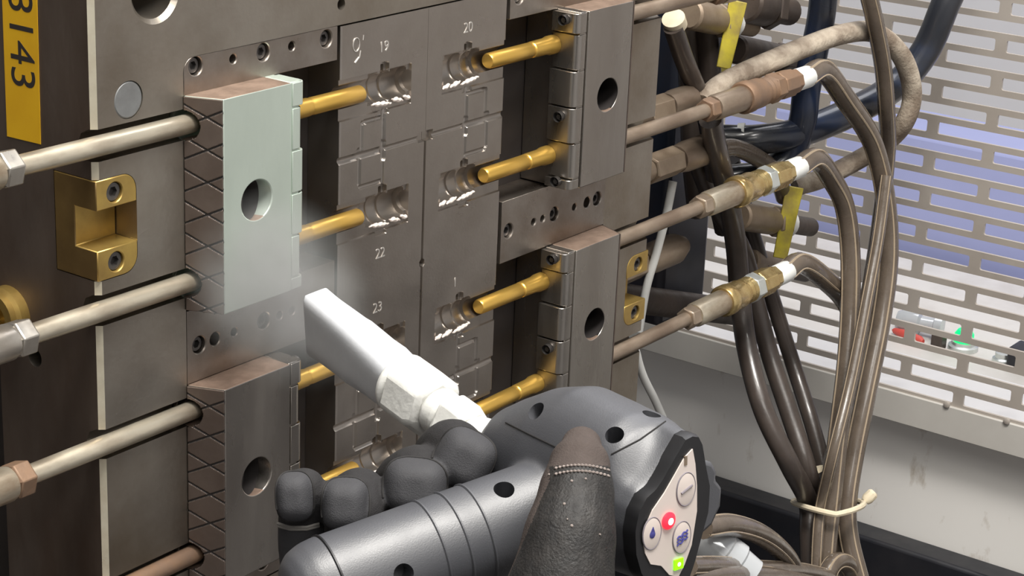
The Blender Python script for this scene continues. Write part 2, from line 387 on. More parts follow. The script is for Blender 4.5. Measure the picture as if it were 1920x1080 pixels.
# ------------------------------------------------------------------ mould
MO = empty('injection_mold', (0, 0, 0), 'open steel injection mould half with paired cavities, pockets and brass lifting blocks', 'mold')
ZA, ZB = .0045, -.166                               # slide centres
ROD_Z = [ZA+.046, ZA-.046, ZB+.046, ZB-.046]
PIN_Z = [.0425, -.0355, -.1285, -.206]
def base_plate():
    c = .0028
    prof = [(-.2755+c, 0), (.282-c, 0), (.282, c), (.282, .083), (-.2755, .083), (-.2755, c)]
    o = MB().prism([(x, y, -.36) for x, y in prof], (0, 0, .56)).build('base_plate', 'plate', MO)
    cuts = [MB().prism(rrect_xz(-.210, .217, -.252, .0875, .008, -.01), (0, .04, 0))]
    for z in ROD_Z:
        for s in (-1, 1):
            x0, x1 = (-.29, -.200) if s < 0 else (.207, .30)
            pts = [(x0, -.01, z+.0088), (x0, .004, z+.0088), (x0, .010, z+.0055), (x0, .0125, z), (x0, .010, z-.0055), (x0, .004, z-.0088), (x0, -.01, z-.0088)]
            cuts.append(MB().prism(pts, (x1-x0, 0, 0)))
    cuts.append(MB().prism(rrect_xz(-.30, -.2462, -.0248, .0318, .010, -.01, corners=(1, 0, 0, 1)), (0, .0425, 0)))
    cuts.append(MB().prism(rrect_xz(.2532, .30, -.1945, -.138, .010, -.01, corners=(0, 1, 1, 0)), (0, .0425, 0)))
    hc = (-.2297, .1270)
    cuts.append(MB().lathe((hc[0], -.01, hc[1]), (0, 1, 0), [(0, .0185+.003), (.010, .0178), (.0125, .0152), (.07, .0152)], 40))
    cuts.append(MB().lathe((-.0795, -.01, .0998), (0, 1, 0), [(0, .0044), (.011, .0034), (.03, .0034)], 20))
    cuts.append(MB().lathe((.152, -.01, .1), (0, 1, 0), [(0, .0044), (.011, .0034), (.03, .0034)], 20))
    cuts.append(MB().lathe((-.30, .053, -.0816), (1, 0, 0), [(0, .0055), (.045, .0055)], 20))
    cuts.append(MB().lathe((-.2505, -.01, .0715), (0, 1, 0), [(0, .0104), (.0125, .0104)], 32))
    cut(o, cuts)
    o.data.materials.append(M('plate_side')); o.data.materials.append(M('edge_glint'))
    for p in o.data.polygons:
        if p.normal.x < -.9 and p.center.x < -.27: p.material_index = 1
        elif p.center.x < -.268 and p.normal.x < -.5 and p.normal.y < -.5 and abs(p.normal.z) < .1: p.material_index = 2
    return o
base_plate()
MB().lathe((-.2505, .0002, .0715), (0, 1, 0), [(0, .0094), (.0006, .0102), (.0021, .0102)], 32).build('plug', 'plug_metal', MO)
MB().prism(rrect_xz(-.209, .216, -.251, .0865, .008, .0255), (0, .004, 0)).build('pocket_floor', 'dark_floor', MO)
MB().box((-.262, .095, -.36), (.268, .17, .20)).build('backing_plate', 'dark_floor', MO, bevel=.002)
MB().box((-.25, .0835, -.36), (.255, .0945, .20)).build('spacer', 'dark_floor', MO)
MB().lathe((-.2754, .072, -.060), (-1, 0, 0), [(0, .0165), (.006, .0165), (.008, .0145), (.012, .0145), (.012, .009), (.002, .0085)], 32).build('brass_bush', 'brass', MO)

# guide rails
def guide_rail(s, z0, z1, holes, rnd):
    xa, xb = XC+s*.0863, XC+s*.2132
    x0, x1 = min(xa, xb), max(xa, xb)
    cr = {('t', -1): (0, 1, 0, 0), ('t', 1): (1, 0, 0, 0), ('m', -1): (0, 0, 0, 0), ('m', 1): (0, 0, 0, 0)}[(rnd, s)]
    o = MB().prism(rrect_xz(x0, x1, z0, z1, .0075, -.0002, corners=cr), (0, .0255, 0)).build('guide_rail', 'rail', MO)
    cuts = []
    for X, z, big in holes:
        x = XC+s*X; r = {2: .0052, 1: .0026, 0: .0020, 3: .0040}[big]
        cuts.append(MB().lathe((x, -.01, z), (0, 1, 0), [(0, r+.0011), (.0094, r+.0011), (.0104, r), (.020, r)], 24))
    cut(o, cuts)
    for X, z, big in holes:
        if big == 2: screw(o, XC+s*X, .0022, z, .0045)
    bev(o, .0004, 1)
    return o
top_h = [(.204, .0818, 2), (.1746, .0812, 1), (.150, .0813, 2), (.1262, .0811, 1), (.0962, .0810, 2)]
mid_h = [(.2035, -.0815, 2), (.1905, -.0815, 3), (.1745, -.0815, 1), (.1495, -.0812, 2), (.1355, -.0815, 1), (.1245, -.0815, 1), (.095, -.0812, 2)]
for s in (-1, 1):
    guide_rail(s, .0668, .0873, top_h, 't')
    guide_rail(s, -.1030, -.0588, mid_h, 'm')
    guide_rail(s, -.2510, -.2290, [(X, -.24, b) for X, z, b in top_h], 'm')

# cavity inserts: relief worked into the face
def insert(s):
    st = .0005; Xs = np.arange(0, .0830+1e-9, st); zs = np.arange(-.245, .0870, st)
    X, Z = np.meshgrid(Xs, zs); d = np.zeros_like(X)
    def groove(mask_d): return np.maximum(d, mask_d)
    for zc in PIN_Z:
        rect = (X > .0155) & (Z > zc-.0142) & (Z < zc+.0112)
        dd = np.where(rect, .0016, 0)
        R = np.full_like(X, .0085)
        R = np.where(X < .0195, .0055, R); R = np.where((X > .0345) & (X < .0365), .0074, R)
        R = np.where((X > .0455) & (X < .0470), .0078, R); R = np.where(X > .0555, .0060, R)
        wob = 0*X
        zz = Z-zc-.0004
        cyl = np.sqrt(np.clip((R+.0012)**2-(zz+np.where(zz < 0, wob*.5, 0))**2, 0, None))
        dd = np.where((X > .0155) & (cyl > 0), np.maximum(dd, cyl+.0008), dd)
        tab = (np.abs(X-.0418) < .0040) & (Z > zc+.010) & (Z < zc+.0165-.0003*((X-.0418)/.002)**2*1)
        dd = np.where(tab, np.maximum(dd, .0026), dd)
        dd = np.where((np.abs(X-.0418) < .0016) & (Z > zc+.008) & (Z < zc+.0145), .005, dd)
        tab2 = (np.abs(X-.042) < .005) & (Z > zc-.0165) & (Z < zc-.013)
        dd = np.where(tab2, np.maximum(dd, .0012), dd)
        d = np.maximum(d, dd)
    def line(x0, x1, z0, z1, wd, dp, round_=True):
        nonlocal d
        cx = np.clip(X, min(x0, x1), max(x0, x1)); cz = np.clip(Z, min(z0, z1), max(z0, z1))
        r = np.hypot(X-cx, Z-cz)
        g = dp*np.sqrt(np.clip(1-(r/wd)**2, 0, 1)) if round_ else np.where(r < wd, dp, 0)
        d = np.maximum(d, g)
    for zr, up, dn in ((.0036, .028, -.0240), (-.1716, -.143, -.194)):
        line(0, .0418, zr, zr, .0015, .0014); line(.0418, .09, zr, zr, .0023, .0022)
        line(.0418, .0418, zr, up, .0019, .0019); line(.0418, .0418, zr, dn, .0013, .0013)
        line(.0418, .0418, zr-.006, zr+.004, .0024, .0024)
        h = zr+.0205; l = zr-.0205
        line(.0440, .0600, h, h, .0016, .0016); line(.0600, .0625, h, h-.003, .0011, .0012) if False else None
        line(.0625, .0625, h-.0015, zr+.004, .0017, .0016); line(.0600, .0625, h-.0005, h-.0005, .0016, .0016); line(.0625, .0655, zr+.0035, zr+.001, .0016, .0016)
        line(.0645, .0645, zr, l+.002, .0016, .0016); line(.0440, .0630, l, l, .0016, .0016)
    seam = (X < .0010) & (Z < .0036); d = np.where(seam, np.maximum(d, .0018), d)
    pk = (X < .0075) & (np.abs(Z-.0040) < .0034); d = np.where(pk, np.maximum(d, .003), d)
    pk = (X < .0024) & (np.hypot(X, Z+.0812) < .0026); d = np.where(pk, .005, d)
    d = np.where((X > .0822), np.maximum(d, (X-.0822)*.8), d)
    ny, nx = X.shape
    xw = XC+s*(X+.0001); co_ = np.stack([xw, d-.0003, Z], -1).reshape(-1, 3)
    idx = np.arange(nx*ny).reshape(ny, nx)
    quads = np.stack([idx[:-1, :-1], idx[:-1, 1:], idx[1:, 1:], idx[1:, :-1]], -1).reshape(-1, 4)
    if s < 0: quads = quads[:, ::-1]
    # skirt back to the pocket floor
    ring = list(idx[0, :])+list(idx[1:, -1])+list(idx[-1, -2::-1])+list(idx[-2:0:-1, 0])
    n0 = nx*ny; bk = co_[ring].copy(); bk[:, 1] = .0253
    m = len(ring); allv = np.concatenate([co_, bk])
    faces = quads.tolist()
    for k in range(m):
        a, b = ring[k], ring[(k+1) % m]; f = [int(b), int(a), n0+k, n0+(k+1) % m]
        faces.append(f if s > 0 else f[::-1])
    me = bpy.data.meshes.new('cavity_insert'); me.from_pydata(allv.tolist(), [], faces); me.update()
    me.shade_smooth(); me.set_sharp_from_angle(angle=radians(28)); me.materials.append(M('insert'))
    o = bpy.data.objects.new('cavity_insert', me); link(o, MO)
    # raised pale strips painting in highlights along the lower cavity lips
    for zc in PIN_Z:
        mb = MB()
        for xa, xb in ((.0165, .0235), (.0240, .0345), (.0352, .0540)):
            pts = []; rr = []; nn = 16
            for q in range(nn+1):
                f = q/nn; x = xa+(xb-xa)*f
                pts.append(Vector((XC+s*x, -.0004, zc-.0098+.0011*(f-.5)*2+.0003*sin(x*1500)))); rr.append(.0018*max(.12, sin(pi*f))**.55*(1-.25*abs(sin(x*520))))
            mb.tube(pts, rr, 8)
        mb.build('lip_glint', 'lip_highlight', o)
    return o
insL, insR = insert(-1), insert(1)
for txt, px, py, par in (('19', 720, 88, insL), ('20', 878, 52, insR), ('22', 713, 475, insL), ('23', 708, 577, insL), ('1', 853, 530, insR)):
    p = on(px, py, 1, -.0003); text_mesh(txt, .0095, 'engraved_number', 'engrave', par, p, (1, 0, 0), (0, 0, 1))
p = on(668, 84, 1, -.0004); mb = MB()
mb.tube([p+Vector((.0030*cos(a), 0, .0042*sin(a))) for a in np.linspace(0, 2*pi, 17)], .0004, 6)
mb.tube([p+Vector((.004, 0, -.004)), p+Vector((.003, 0, -.008)), p+Vector((-.001, 0, -.011))], .0005, 6); mb.tube([p+Vector((.0065, 0, .005)), p+Vector((.0062, 0, .002))], .0004, 6)
mb.build('engraved_mark', 'engrave', insL)

# brass lifting-strap blocks set into the plate corners
def strap_block(s, zc):
    xo = -.2757 if s < 0 else .2822; xi = xo-s*.0292
    x0, x1 = min(xo, xi), max(xo, xi)
    cr = (1, 0, 0, 1) if s < 0 else (0, 1, 1, 0)
    o = MB().prism(rrect_xz(x0, x1, zc-.0280, zc+.0280, .0096, -.0004, corners=cr), (0, .0326, 0)).build('strap_block', 'brass', MO)
    a, b = (x0-.01, x1-.0) if s < 0 else (x0, x1+.01)
    cut(o, [MB().box((a, -.01, zc-.0110), (b+.0+(.02 if s < 0 else 0), .0165, zc+.0115) if s < 0 else (b, .0165, zc+.0115)),
            MB().lathe((x0+.0135 if s < 0 else x1-.0135, -.01, zc+.0195), (0, 1, 0), [(0, .0056), (.02, .0056)], 24),
            MB().lathe((x0+.0135 if s < 0 else x1-.0135, -.01, zc-.0195), (0, 1, 0), [(0, .0056), (.02, .0056)], 24)])
    for dz in (.0195, -.0195): screw(o, x0+.0135 if s < 0 else x1-.0135, .0012, zc+dz, .0053)
    bev(o, .0005, 1)
    o.data.materials.append(M('brass_shaded'))
    for p in o.data.polygons:
        if s*p.normal.x > .8 and abs(p.center.x-xo) < .002: p.material_index = 1
    return o
strap_block(-1, .0035); strap_block(1, -.1663)
# sticker on the side face
sy0, sy1 = .0415, .0685
st = MB().prism([(-.2756, sy0, .0440), (-.2756, sy1, .0434), (-.2756, sy1-.001, .175), (-.2756, sy0-.002, .175)], (-.0003, 0, 0)).build('label_sticker', 'sticker', MO, smooth=0)
p = on(43, 84, 0, -.276)
text_mesh('3143', .0272, 'printed_number', 'ink', st, (-.27595, .0545, p.z+.002), (0, 0, -1), (0, -1, 0), .00006)

# ------------------------------------------------------------------ slides
def slide(s, zc, frost, label):
    root = empty('slide_block', (XC+s*.18, .0255, zc), label, 'mold slide', 'slide blocks in the mould pockets')
    inv = Matrix.Translation(-root.location)
    def own(o): o.matrix_parent_inverse = inv; return o
    H = .0624
    X = lambda v: XC+s*v
    prof = [(.204, -.021), (.1492, -.021), (.1492, .025), (.2128, .025), (.2128, .0)]
    b = own(MB().prism([(X(x), y, zc-H) for x, y in prof], (0, 0, 2*H)).build('slide_body', 'slide_frost' if frost else 'slide', root))
    d = Vector((s*sin(radians(20)), cos(radians(20)), 0))
    hc = Vector((X(.1775), -.021, zc-.0005))
    cuts = [MB().cyl(hc-d*.02, hc+d*.05, .0118, seg=40)]
    for z in (zc+.046, zc-.046): cuts.append(MB().cyl((X(.195), 0, z), (X(.23), 0, z), .0092, seg=20))
    cut(b, cuts); bev(b, .0008, 2)
    b.data.materials.append(M('slide_top'))
    for p in b.data.polygons:
        if p.normal.z > .9: p.material_index = 1
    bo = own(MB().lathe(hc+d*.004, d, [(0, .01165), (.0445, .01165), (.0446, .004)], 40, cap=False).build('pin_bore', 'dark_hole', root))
    # heel wear plate with crossed oil grooves
    A = Vector((X(.2132), -.0002, 0)); B = Vector((X(.2044), -.0208, 0)); n = Vector((s*(.0206), -.0088, 0)).normalized()
    if s < 0:
        nt = 58; nz = 300; vs = []; fs = []
        for j in range(nz+1):
            z = zc-H+.0005+(2*H-.001)*j/nz
            for i in range(nt+1):
                t = i/nt; zz = z-zc
                dep = 0
                for sg in (1, -1):
                    ph = (zz+sg*.0105*(t-.6)+.004)/.0185; fr = abs(ph-round(ph))*.0185
                    if fr < .0007: dep = max(dep, .0006*(1-(fr/.0007)**2)**.5)
                for zr in (.046, -.046):
                    pass
                vs.append(A.lerp(B, t)+Vector((0, 0, z))+n*(.0010-dep))
        for j in range(nz):
            for i in range(nt):
                t = (i+.5)/nt; z = zc-H+2*H*(j+.5)/nz; yy = A.lerp(B, t).y
                if any(abs(z-(zc+q)) < .0090 and yy > -.0090 for q in (.046, -.046)) and any(math.hypot(z-(zc+q), yy) < .0090 for q in (.046, -.046)): continue
                a = j*(nt+1)+i; fs.append([a, a+1, a+nt+2, a+nt+1])
        me = bpy.data.meshes.new('wear_plate'); me.from_pydata([tuple(v) for v in vs], [], fs); me.update(); finish(me, 30); me.materials.append(M('heel')); me.materials.append(M('dark_hole'))
        for p in me.polygons:
            if (p.center-(A+Vector((0, 0, p.center.z)))).dot(n) < .0010-.00022: p.material_index = 1
        wp = bpy.data.objects.new('wear_plate', me); link(wp, root); own(wp)
        sd = wp.modifiers.new('solid', 'SOLIDIFY'); sd.thickness = .0012; sd.offset = -1
        # make sure normals face outward
        if me.polygons[0].normal.dot(n) < 0: me.flip_normals()
    else:
        own(MB().quadbox([A+n*.0002+Vector((0, 0, zc-H+.0005)), B+n*.0002+Vector((0, 0, zc-H+.0005)), B+n*.001+Vector((0, 0, zc-H+.0005)), A+n*.001+Vector((0, 0, zc-H+.0005)),
             A+n*.0002+Vector((0, 0, zc+H-.0005)), B+n*.0002+Vector((0, 0, zc+H-.0005)), B+n*.001+Vector((0, 0, zc+H-.0005)), A+n*.001+Vector((0, 0, zc+H-.0005))]).build('wear_plate', 'heel', root))
    # core holder strip and its retaining pads
    own(MB().box((min(X(.1412), X(.1490)), -.0198, zc-H), (max(X(.1412), X(.1490)), .025, zc+H)).build('core_holder', 'slide_frost' if frost else 'slide', root, bevel=.0006))
    edges = [H, .0475, .0222, -.0035, -.0290, -.0545, -H]
    for k in range(6):
        zt, zb = zc+edges[k]-.0006, zc+edges[k+1]+.0006
        pin_pad = k in (1, 4)
        xi = .1385 if pin_pad else .1365; r = .0045
        poly = [(.1411, .0008), (xi, .0008), (xi, -.0206+r)]+[(xi+r*(1-cos(radians(a))), -.0206+r-r*sin(radians(a))) for a in (25, 50, 75, 90)]+[(.1475, -.0206), (.1475, -.0199), (.1411, -.0199)]
        pd = own(MB().prism([(X(x), y, zb) for x, y in poly], (0, 0, zt-zb)).build('core_retainer', 'slide_frost' if frost else 'slide', root, bevel=.0012))
        if k in (0, 3, 5):
            sc_ = own(screw(root, X(xi-.0003), -.0105, (zt+zb)/2+(.002 if k != 3 else .006), .0036, (0, 0, s*pi/2)))
    for z in (PIN_Z[0:2] if zc > -.1 else PIN_Z[2:4]):
        dirn = Vector((-s, 0, 0))
        pr = [(0, .0066), (.006, .0066), (.010, .0058), (.026, .0056), (.0268, .0050), (.0284, .0050), (.0292, .0054), (.0735, .0053), (.0748, .0045)]
        own(MB().lathe((X(.1384), 0, z), dirn, pr, 32).build('core_pin', 'gold', root))
    return root
slide(-1, ZA, True, 'frosted pale steel slide block hit by the white mist, brass core pins')
slide(-1, ZB, False, 'dull brown steel slide block with crossed oil grooves below the frosted slide')
slide(1, ZA, False, 'grey steel slide block with brass core pins above the seven-hole guide rail')
slide(1, ZB, False, 'grey steel slide block with brass core pins below the seven-hole guide rail')

# ------------------------------------------------------------------ cooling pipes
NAMES = ['uppermost', 'second', 'third', 'lowest']
for i, z in enumerate(ROD_Z):
    lab = ['bare steel cooling pipe entering the frosted slide above the brass strap block', 'bare steel cooling pipe entering the frosted slide below the brass strap block',
           'bare steel cooling pipe entering the top of the brown grooved slide', 'rusty cooling pipe entering the foot of the brown grooved slide'][i]
    nm = 'rod' if i < 3 else 'rust'
    r_ = empty('cooling_pipe', (-.20, 0, z), lab, 'pipe', 'cooling pipes on the strap block side')
    prof = [(0, .0048), (.003, .0056), (.150, .0056)]
    MB().lathe((-.0015, 0, 0), (-1, 0, 0), prof, 28).build('pipe', nm, r_)
    x = -.129 if i != 1 else -.124
    MB().lathe((x, 0, 0), (-1, 0, 0), [(0, .0088), (.0012, .0105), (.0108, .0105), (.012, .0088)], 6, rot=.3).build('hex_nut', 'steel_nut' if i < 2 else 'rust', r_, smooth=20, bevel=.0006)
    MB().lathe((x-.0122, 0, 0), (-1, 0, 0), [(0, .0092), (.002, .0098), (.03, .0098), (.05, .0098)], 28).build('socket', 'steel_nut' if i == 1 else nm, r_)
RODL = ['rusty cooling pipe with dark coupling passing above the tan-capped hose', 'rusty brown pipe with crusted copper-coloured coupling and white ferrule beside the crusted hose', 'cooling pipe with bright brass coupling level with the seven-hole guide rail', 'cooling pipe with bright brass coupling above the cream ledge']
for i, z in enumerate(ROD_Z):
    r_ = empty('cooling_pipe', (.209, 0, z), RODL[i], 'pipe', 'cooling pipes on the hose side')
    nm = 'rod_brown' if i != 3 else 'rod_brown'
    MB().lathe((0, 0, 0), (1, 0, 0), [(0, .0056), (.16, .0056)], 28).build('pipe', nm, r_)
    x = .352-.209 if i != 3 else .346-.209
    MB().lathe((x, 0, 0), (1, 0, 0), [(0, .0082), (.001, .0096), (.011, .0096), (.012, .008)], 6, rot=.25).build('hex_nut', nm if i > 1 else 'rust', r_, smooth=20, bevel=.0006)
    MB().lathe((x+.0122, 0, 0), (1, 0, 0), [(0, .0092), (.003, .0102), (.044, .0102)], 28).build('socket', nm if i == 1 else 'rod', r_)
    cm = 'rust' if i < 2 else 'brass_bright'
    c0 = x+.0562
    MB().lathe((c0, 0, 0), (1, 0, 0), [(0, .0118), (.002, .0132), (.010, .0132), (.012, .0122), (.026, .0122), (.0275, .0105)], 28).build('coupling_sleeve', cm, r_)
    MB().lathe((c0+.0276, 0, 0), (1, 0, 0), [(0, .0105), (.003, .0112), (.006, .0100), (.009, .0112), (.012, .0100), (.0155, .0112)], 28).build('knurled_ring', 'rust' if i < 2 else 'brass_bright', r_)
    MB().lathe((c0+.0432, 0, 0), (1, 0, 0), [(0, .0112), (.001, .0125), (.012, .0125), (.013, .011)], 6, rot=.2).build('hex_collar', 'rust' if i < 2 else 'zinc', r_, smooth=20, bevel=.0006)
    MB().lathe((c0+.0563, 0, 0), (1, 0, 0), [(0, .0108), (.001, .0120), (.020, .0120), (.022, .0108), (.030, .0104)], 8, rot=.1).build('hose_tail', cm, r_, smooth=20, bevel=.0005)
    MB().lathe((c0+.0864, 0, 0), (1, 0, 0), [(0, .0086), (.002, .0094), (.022, .0094), (.024, .0088)], 28).build('ferrule', 'white_plastic' if i else 'dark_valve', r_)

# ------------------------------------------------------------------ hoses
def hose(pts, r, m, label, group=None, stripes=0, name='hose', seg=14, n=8):
    P = [p if isinstance(p, Vector) else at(*p) if p[2] > 1 else on(p[0], p[1], 1, p[2]) for p in pts]   # third value: y plane, or depth when > 1
    S = spline(P, n)
    if stripes:
        root = empty(name, P[-1], label, 'hose', group); mb = MB().tube([q-P[-1] for q in S], r, seg); mb.build('hose_tube', m, root)
        L = len(S)
        for k in range(stripes):
            ang = k*2*pi/stripes+.4; u, v = None, None; line = []
            T0 = (S[1]-S[0]).normalized(); u, v = basis(T0)
            for i in range(L):
                T = (S[min(i+1, L-1)]-S[max(i-1, 0)]).normalized(); u = (u-T*u.dot(T)).normalized(); v = T.cross(u)
                line.append(S[i]-P[-1]+(u*cos(ang)+v*sin(ang))*r*.93)
            MB().tube(line, r*.13, 6).build('woven_stripe', 'hose_stripe', root)
        return root
    o = MB().tube(S, r, seg).build(name, m); tag(o, label, 'hose', group); return o
HG = 'brown water hoses on the mould'
Y0 = 0.0
rodend = lambda i: Vector((.352+.0562+.0864+.020+.0 if i != 3 else .346+.0562+.0864+.020, 0, ROD_Z[i]))
hose([rodend(1), Vector((.545, 0, ROD_Z[1]+.001)), (1585, 185, -.004), (1635, 265, -.01), (1660, 370, -.018), (1666, 480, -.026), (1652, 600, -.034), (1624, 740, -.044), (1602, 850, -.050), (1588, 945, 1.836), (1592, 1010, 1.836), (1612, 1090, 1.836)], .0092, 'hose', 'brown water hose arching from the crusted copper-coloured coupling', HG, 4)
hose([rodend(2), Vector((.545, 0, ROD_Z[2]+.002)), (1558, 333, 0), (1583, 385, -.004), (1594, 470, -.010), (1594, 580, -.02), (1586, 700, -.034), (1570, 830, -.046), (1558, 945, 1.818), (1551, 1010, 1.818), (1545, 1090, 1.818)], .0092, 'hose', 'brown water hose arching from the brass coupling level with the seven-hole rail', HG, 4)
hose([rodend(3), Vector((.535, 0, ROD_Z[3]+.002)), (1545, 522, 0), (1588, 570, .002), (1608, 650, .002), (1610, 740, -.010), (1594, 850, -.032), (1574, 945, 1.85), (1574, 1010, 1.85), (1580, 1090, 1.85)], .0092, 'hose', 'brown water hose arching from the brass coupling above the cream ledge', HG, 4)
hose([(1560, -330, .01), (1600, -150, -.004), (1624, -30, -.010), (1640, 40, -.012), (1655, 120, -.012), (1662, 200, -.010), (1664, 280, -.002), (1652, 400, .004), (1634, 520, .004), (1612, 640, -.006), (1580, 780, -.026), (1556, 880, -.038), (1543, 950, 1.852), (1535, 1010, 1.852), (1528, 1090, 1.852)], .0078, 'hose', 'brown water hose hanging straight down past the crusted hose loop', HG, 4)
hose([rodend(0), Vector((.55, 0, ROD_Z[0]+.004)), Vector((.60, -.002, ROD_Z[0]+.03)), Vector((.635, .004, ROD_Z[0]+.10)), Vector((.645, .02, ROD_Z[0]+.22))], .0092, 'hose', 'brown water hose rising from the dark coupling of the topmost pipe', HG, 4)
hose([(1645, 480, .018), (1632, 600, .014), (1604, 740, -.006), (1572, 870, -.028), (1559, 950, 1.866), (1554, 1030, 1.866), (1550, 1090, 1.866)], .0062, 'hose', 'thin brown hose running down the back of the tied bundle', HG, 4)
hose([(1318, 196, .022), (1345, 165, .024), (1400, 135, .022), (1500, 92, .016), (1580, 64, .008), (1640, 62, 0), (1690, 105, -.012), (1710, 170, -.016), (1698, 225, -.012), (1660, 268, .008), (1600, 305, .03), (1540, 335, .045), (1490, 350, .06)], .0090, 'hose_crust', 'crusted tan hose looping round behind the brown arching hoses', None, 0, n=10)
hose([(1840, -420, -.03), (1838, -250, -.03), (1812, -90, -.022), (1772, 10, -.015), (1735, 95, -.004), (1680, 160, .010), (1600, 208, .022), (1500, 248, .04), (1420, 262, .06), (1355, 262, .085)], .0135, 'black_hose', 'thick black hose sweeping down behind the crusted hose loop', 'thick black hoses', 0, n=10, seg=20)
hose([(1560, -400, .04), (1555, -200, .04), (1548, -60, .04), (1540, 30, .04), (1526, 100, .04), (1512, 170, .038), (1504, 230, .038), (1480, 290, .045), (1430, 325, .06), (1370, 335, .08)], .0125, 'black_hose', 'thick black hose curving down beside the copper-coloured coupling', 'thick black hoses', 0, n=10, seg=20)
hose([(1662, 330, -.024), (1646, 450, -.032), (1622, 580, -.042), (1594, 720, -.052), (1562, 850, -.060), (1540, 945, 1.806), (1533, 1010, 1.806), (1530, 1090, 1.806)], .0055, 'hose', 'thin brown hose running down the front of the tied bundle', HG, 4)
# dark bundle hanging under the rods
hose([(1332, 225, .012), (1345, 290, .018), (1365, 370, .030), (1380, 460, .040), (1388, 560, .04), (1402, 660, .02), (1432, 770, -.010), (1480, 870, -.036), (1515, 940, 1.832), (1518, 1000, 1.832), (1520, 1090, 1.832)], .0092, 'hose_dark', 'dark hose dropping from the rusty nut into the tied bundle', None)
hose([(1306, 300, .066), (1340, 380, .066), (1392, 470, .062), (1418, 570, .048), (1445, 670, .028), (1485, 790, -.006), (1514, 880, -.030), (1526, 950, 1.85), (1530, 1090, 1.85)], .0085, 'hose_dark', 'dark hose dropping beside the lowest brass coupling into the bundle', None)
hose([(1372, 300, .090), (1408, 430, .082), (1448, 560, .066), (1486, 680, .042), (1518, 780, .010), (1540, 860, -.012), (1546, 910, -.022), (1546, 950, 1.87), (1546, 1090, 1.87)], .0075, 'hose_dark', 'dark hose dropping behind the slotted guard webs into the bundle', None)
hcap = hose([(1262, 50, .03), (1282, 110, .032), (1305, 165, .033), (1320, 200, .034), (1332, 260, .04), (1340, 330, .05)], .0080, 'hose_dark', 'short dark hose with tan cap leaning against the crusted hose end', None)
hose([(1300, -380, .07), (1315, -180, .07), (1322, 0, .07), (1328, 90, .07), (1332, 170, .07), (1335, 250, .07), (1340, 330, .075), (1360, 430, .075)], .010, 'hose_dark', 'straight dark hose standing behind the tan-capped hose', None)
hose([(1280, -380, .085), (1286, -180, .085), (1290, 0, .085), (1292, 100, .085), (1296, 200, .085), (1300, 300, .085), (1310, 400, .085)], .010, 'hose_dark', 'dark hose running straight down beside the mould edge', None)
hose([(1350, 278, .05), (1380, 278, .05), (1420, 296, .05), (1455, 325, .05), (1470, 370, .055)], .0078, 'hose', 'short brown hose arching under the white-ringed black hose', None)
hose([(1318, 990, -.10), (1370, 985, -.10), (1430, 1005, -.095), (1475, 1045, -.085), (1500, 1100, -.08)], .0085, 'hose', 'brown hose coil curving behind the gun panel', 'hose coils beside the gun', 3)
hose([(1290, 1063, -.12), (1350, 1062, -.11), (1420, 1068, -.10), (1500, 1072, -.085), (1560, 1085, -.075)], .0075, 'hose', 'brown hose lying level below the clear cup', 'hose coils beside the gun', 3)
hose([(1290, 1085, -.12), (1360, 1078, -.115), (1440, 1080, -.105), (1520, 1095, -.09)], .0075, 'hose', 'brown hose lying level under the clear cup, lowest of the coils', 'hose coils beside the gun', 3)
hose([(1546, 1100, -.075), (1556, 1066, -.075), (1572, 1052, -.075), (1592, 1062, -.075), (1606, 1100, -.075)], .008, 'hose', 'brown hose folded into a tight loop under the tied bundle', None, 4)
hose([(1262, 340, .05), (1250, 400, .05), (1232, 470, .055), (1212, 540, .06), (1198, 620, .065)], .0035, 'white_plastic', 'thin white tube slanting beside the mould edge', None, name='thin_tube')
hose([(1188, 640, .06), (1204, 700, .06), (1228, 750, .06), (1250, 800, .06)], .0035, 'white_plastic', 'thin white tube slanting down from the mould foot to the gun', None, name='thin_tube')

# cable ties
def tie(c, rad, flat, label, tail=None):
    root = empty('cable_tie', c, label, 'cable tie')
    pts = []
    for a in np.linspace(0, 2*pi, 33):
        pts.append(R_*(rad*cos(a)) + (W_*rad*flat*sin(a)) + U_*(-.004*sin(a)*0-.006*(1-cos(2*a))*.0-.006*(1-abs(cos(a)))))
    MB().tube(pts, .0027, 8).build('strap', 'tie', root)
    MB().lathe(pts[0]+R_*.002+U_*.001, R_*.7+U_*.7, [(0, .0042), (.003, .0056), (.010, .0054), (.012, .0035)], 10).build('lock_head', 'tie', root)
    return root
tie(at(1553, 942, 1.838), .0310, 1.40, 'cream cable tie cinched round the whole hose bundle')
def ringband(name, c, d, r, wdt, m, label):
    o = MB().lathe(Vector(c)-Vector(d).normalized()*wdt/2, d, [(0, r), (0, r+.0015), (wdt, r+.0015), (wdt, r)], 24).build(name, m); tag(o, label, 'cable tie'); return o
p = on(1392, 263, 1, .071); q_ = on(1410, 262, 1, .0635)
ringband('tie_band', p, q_-p, .0137, .006, 'white_plastic', 'white band wrapped round the thick black hose')
ringband('tie_band', on(1523, 884, 1, -.028), (on(1530, 900, 1, -.03)-on(1515, 860, 1, -.02)), .0092, .004, 'tie', 'cream band round a single dark hose above the big tie')
o = MB().lathe(on(1265, 42, 1, .031), on(1270, 56, 1, .031)-on(1264, 38, 1, .03), [(-.006, .004), (-.005, .0092), (.004, .0092), (.004, .0083)], 20).build('end_cap', 'tie', hcap)

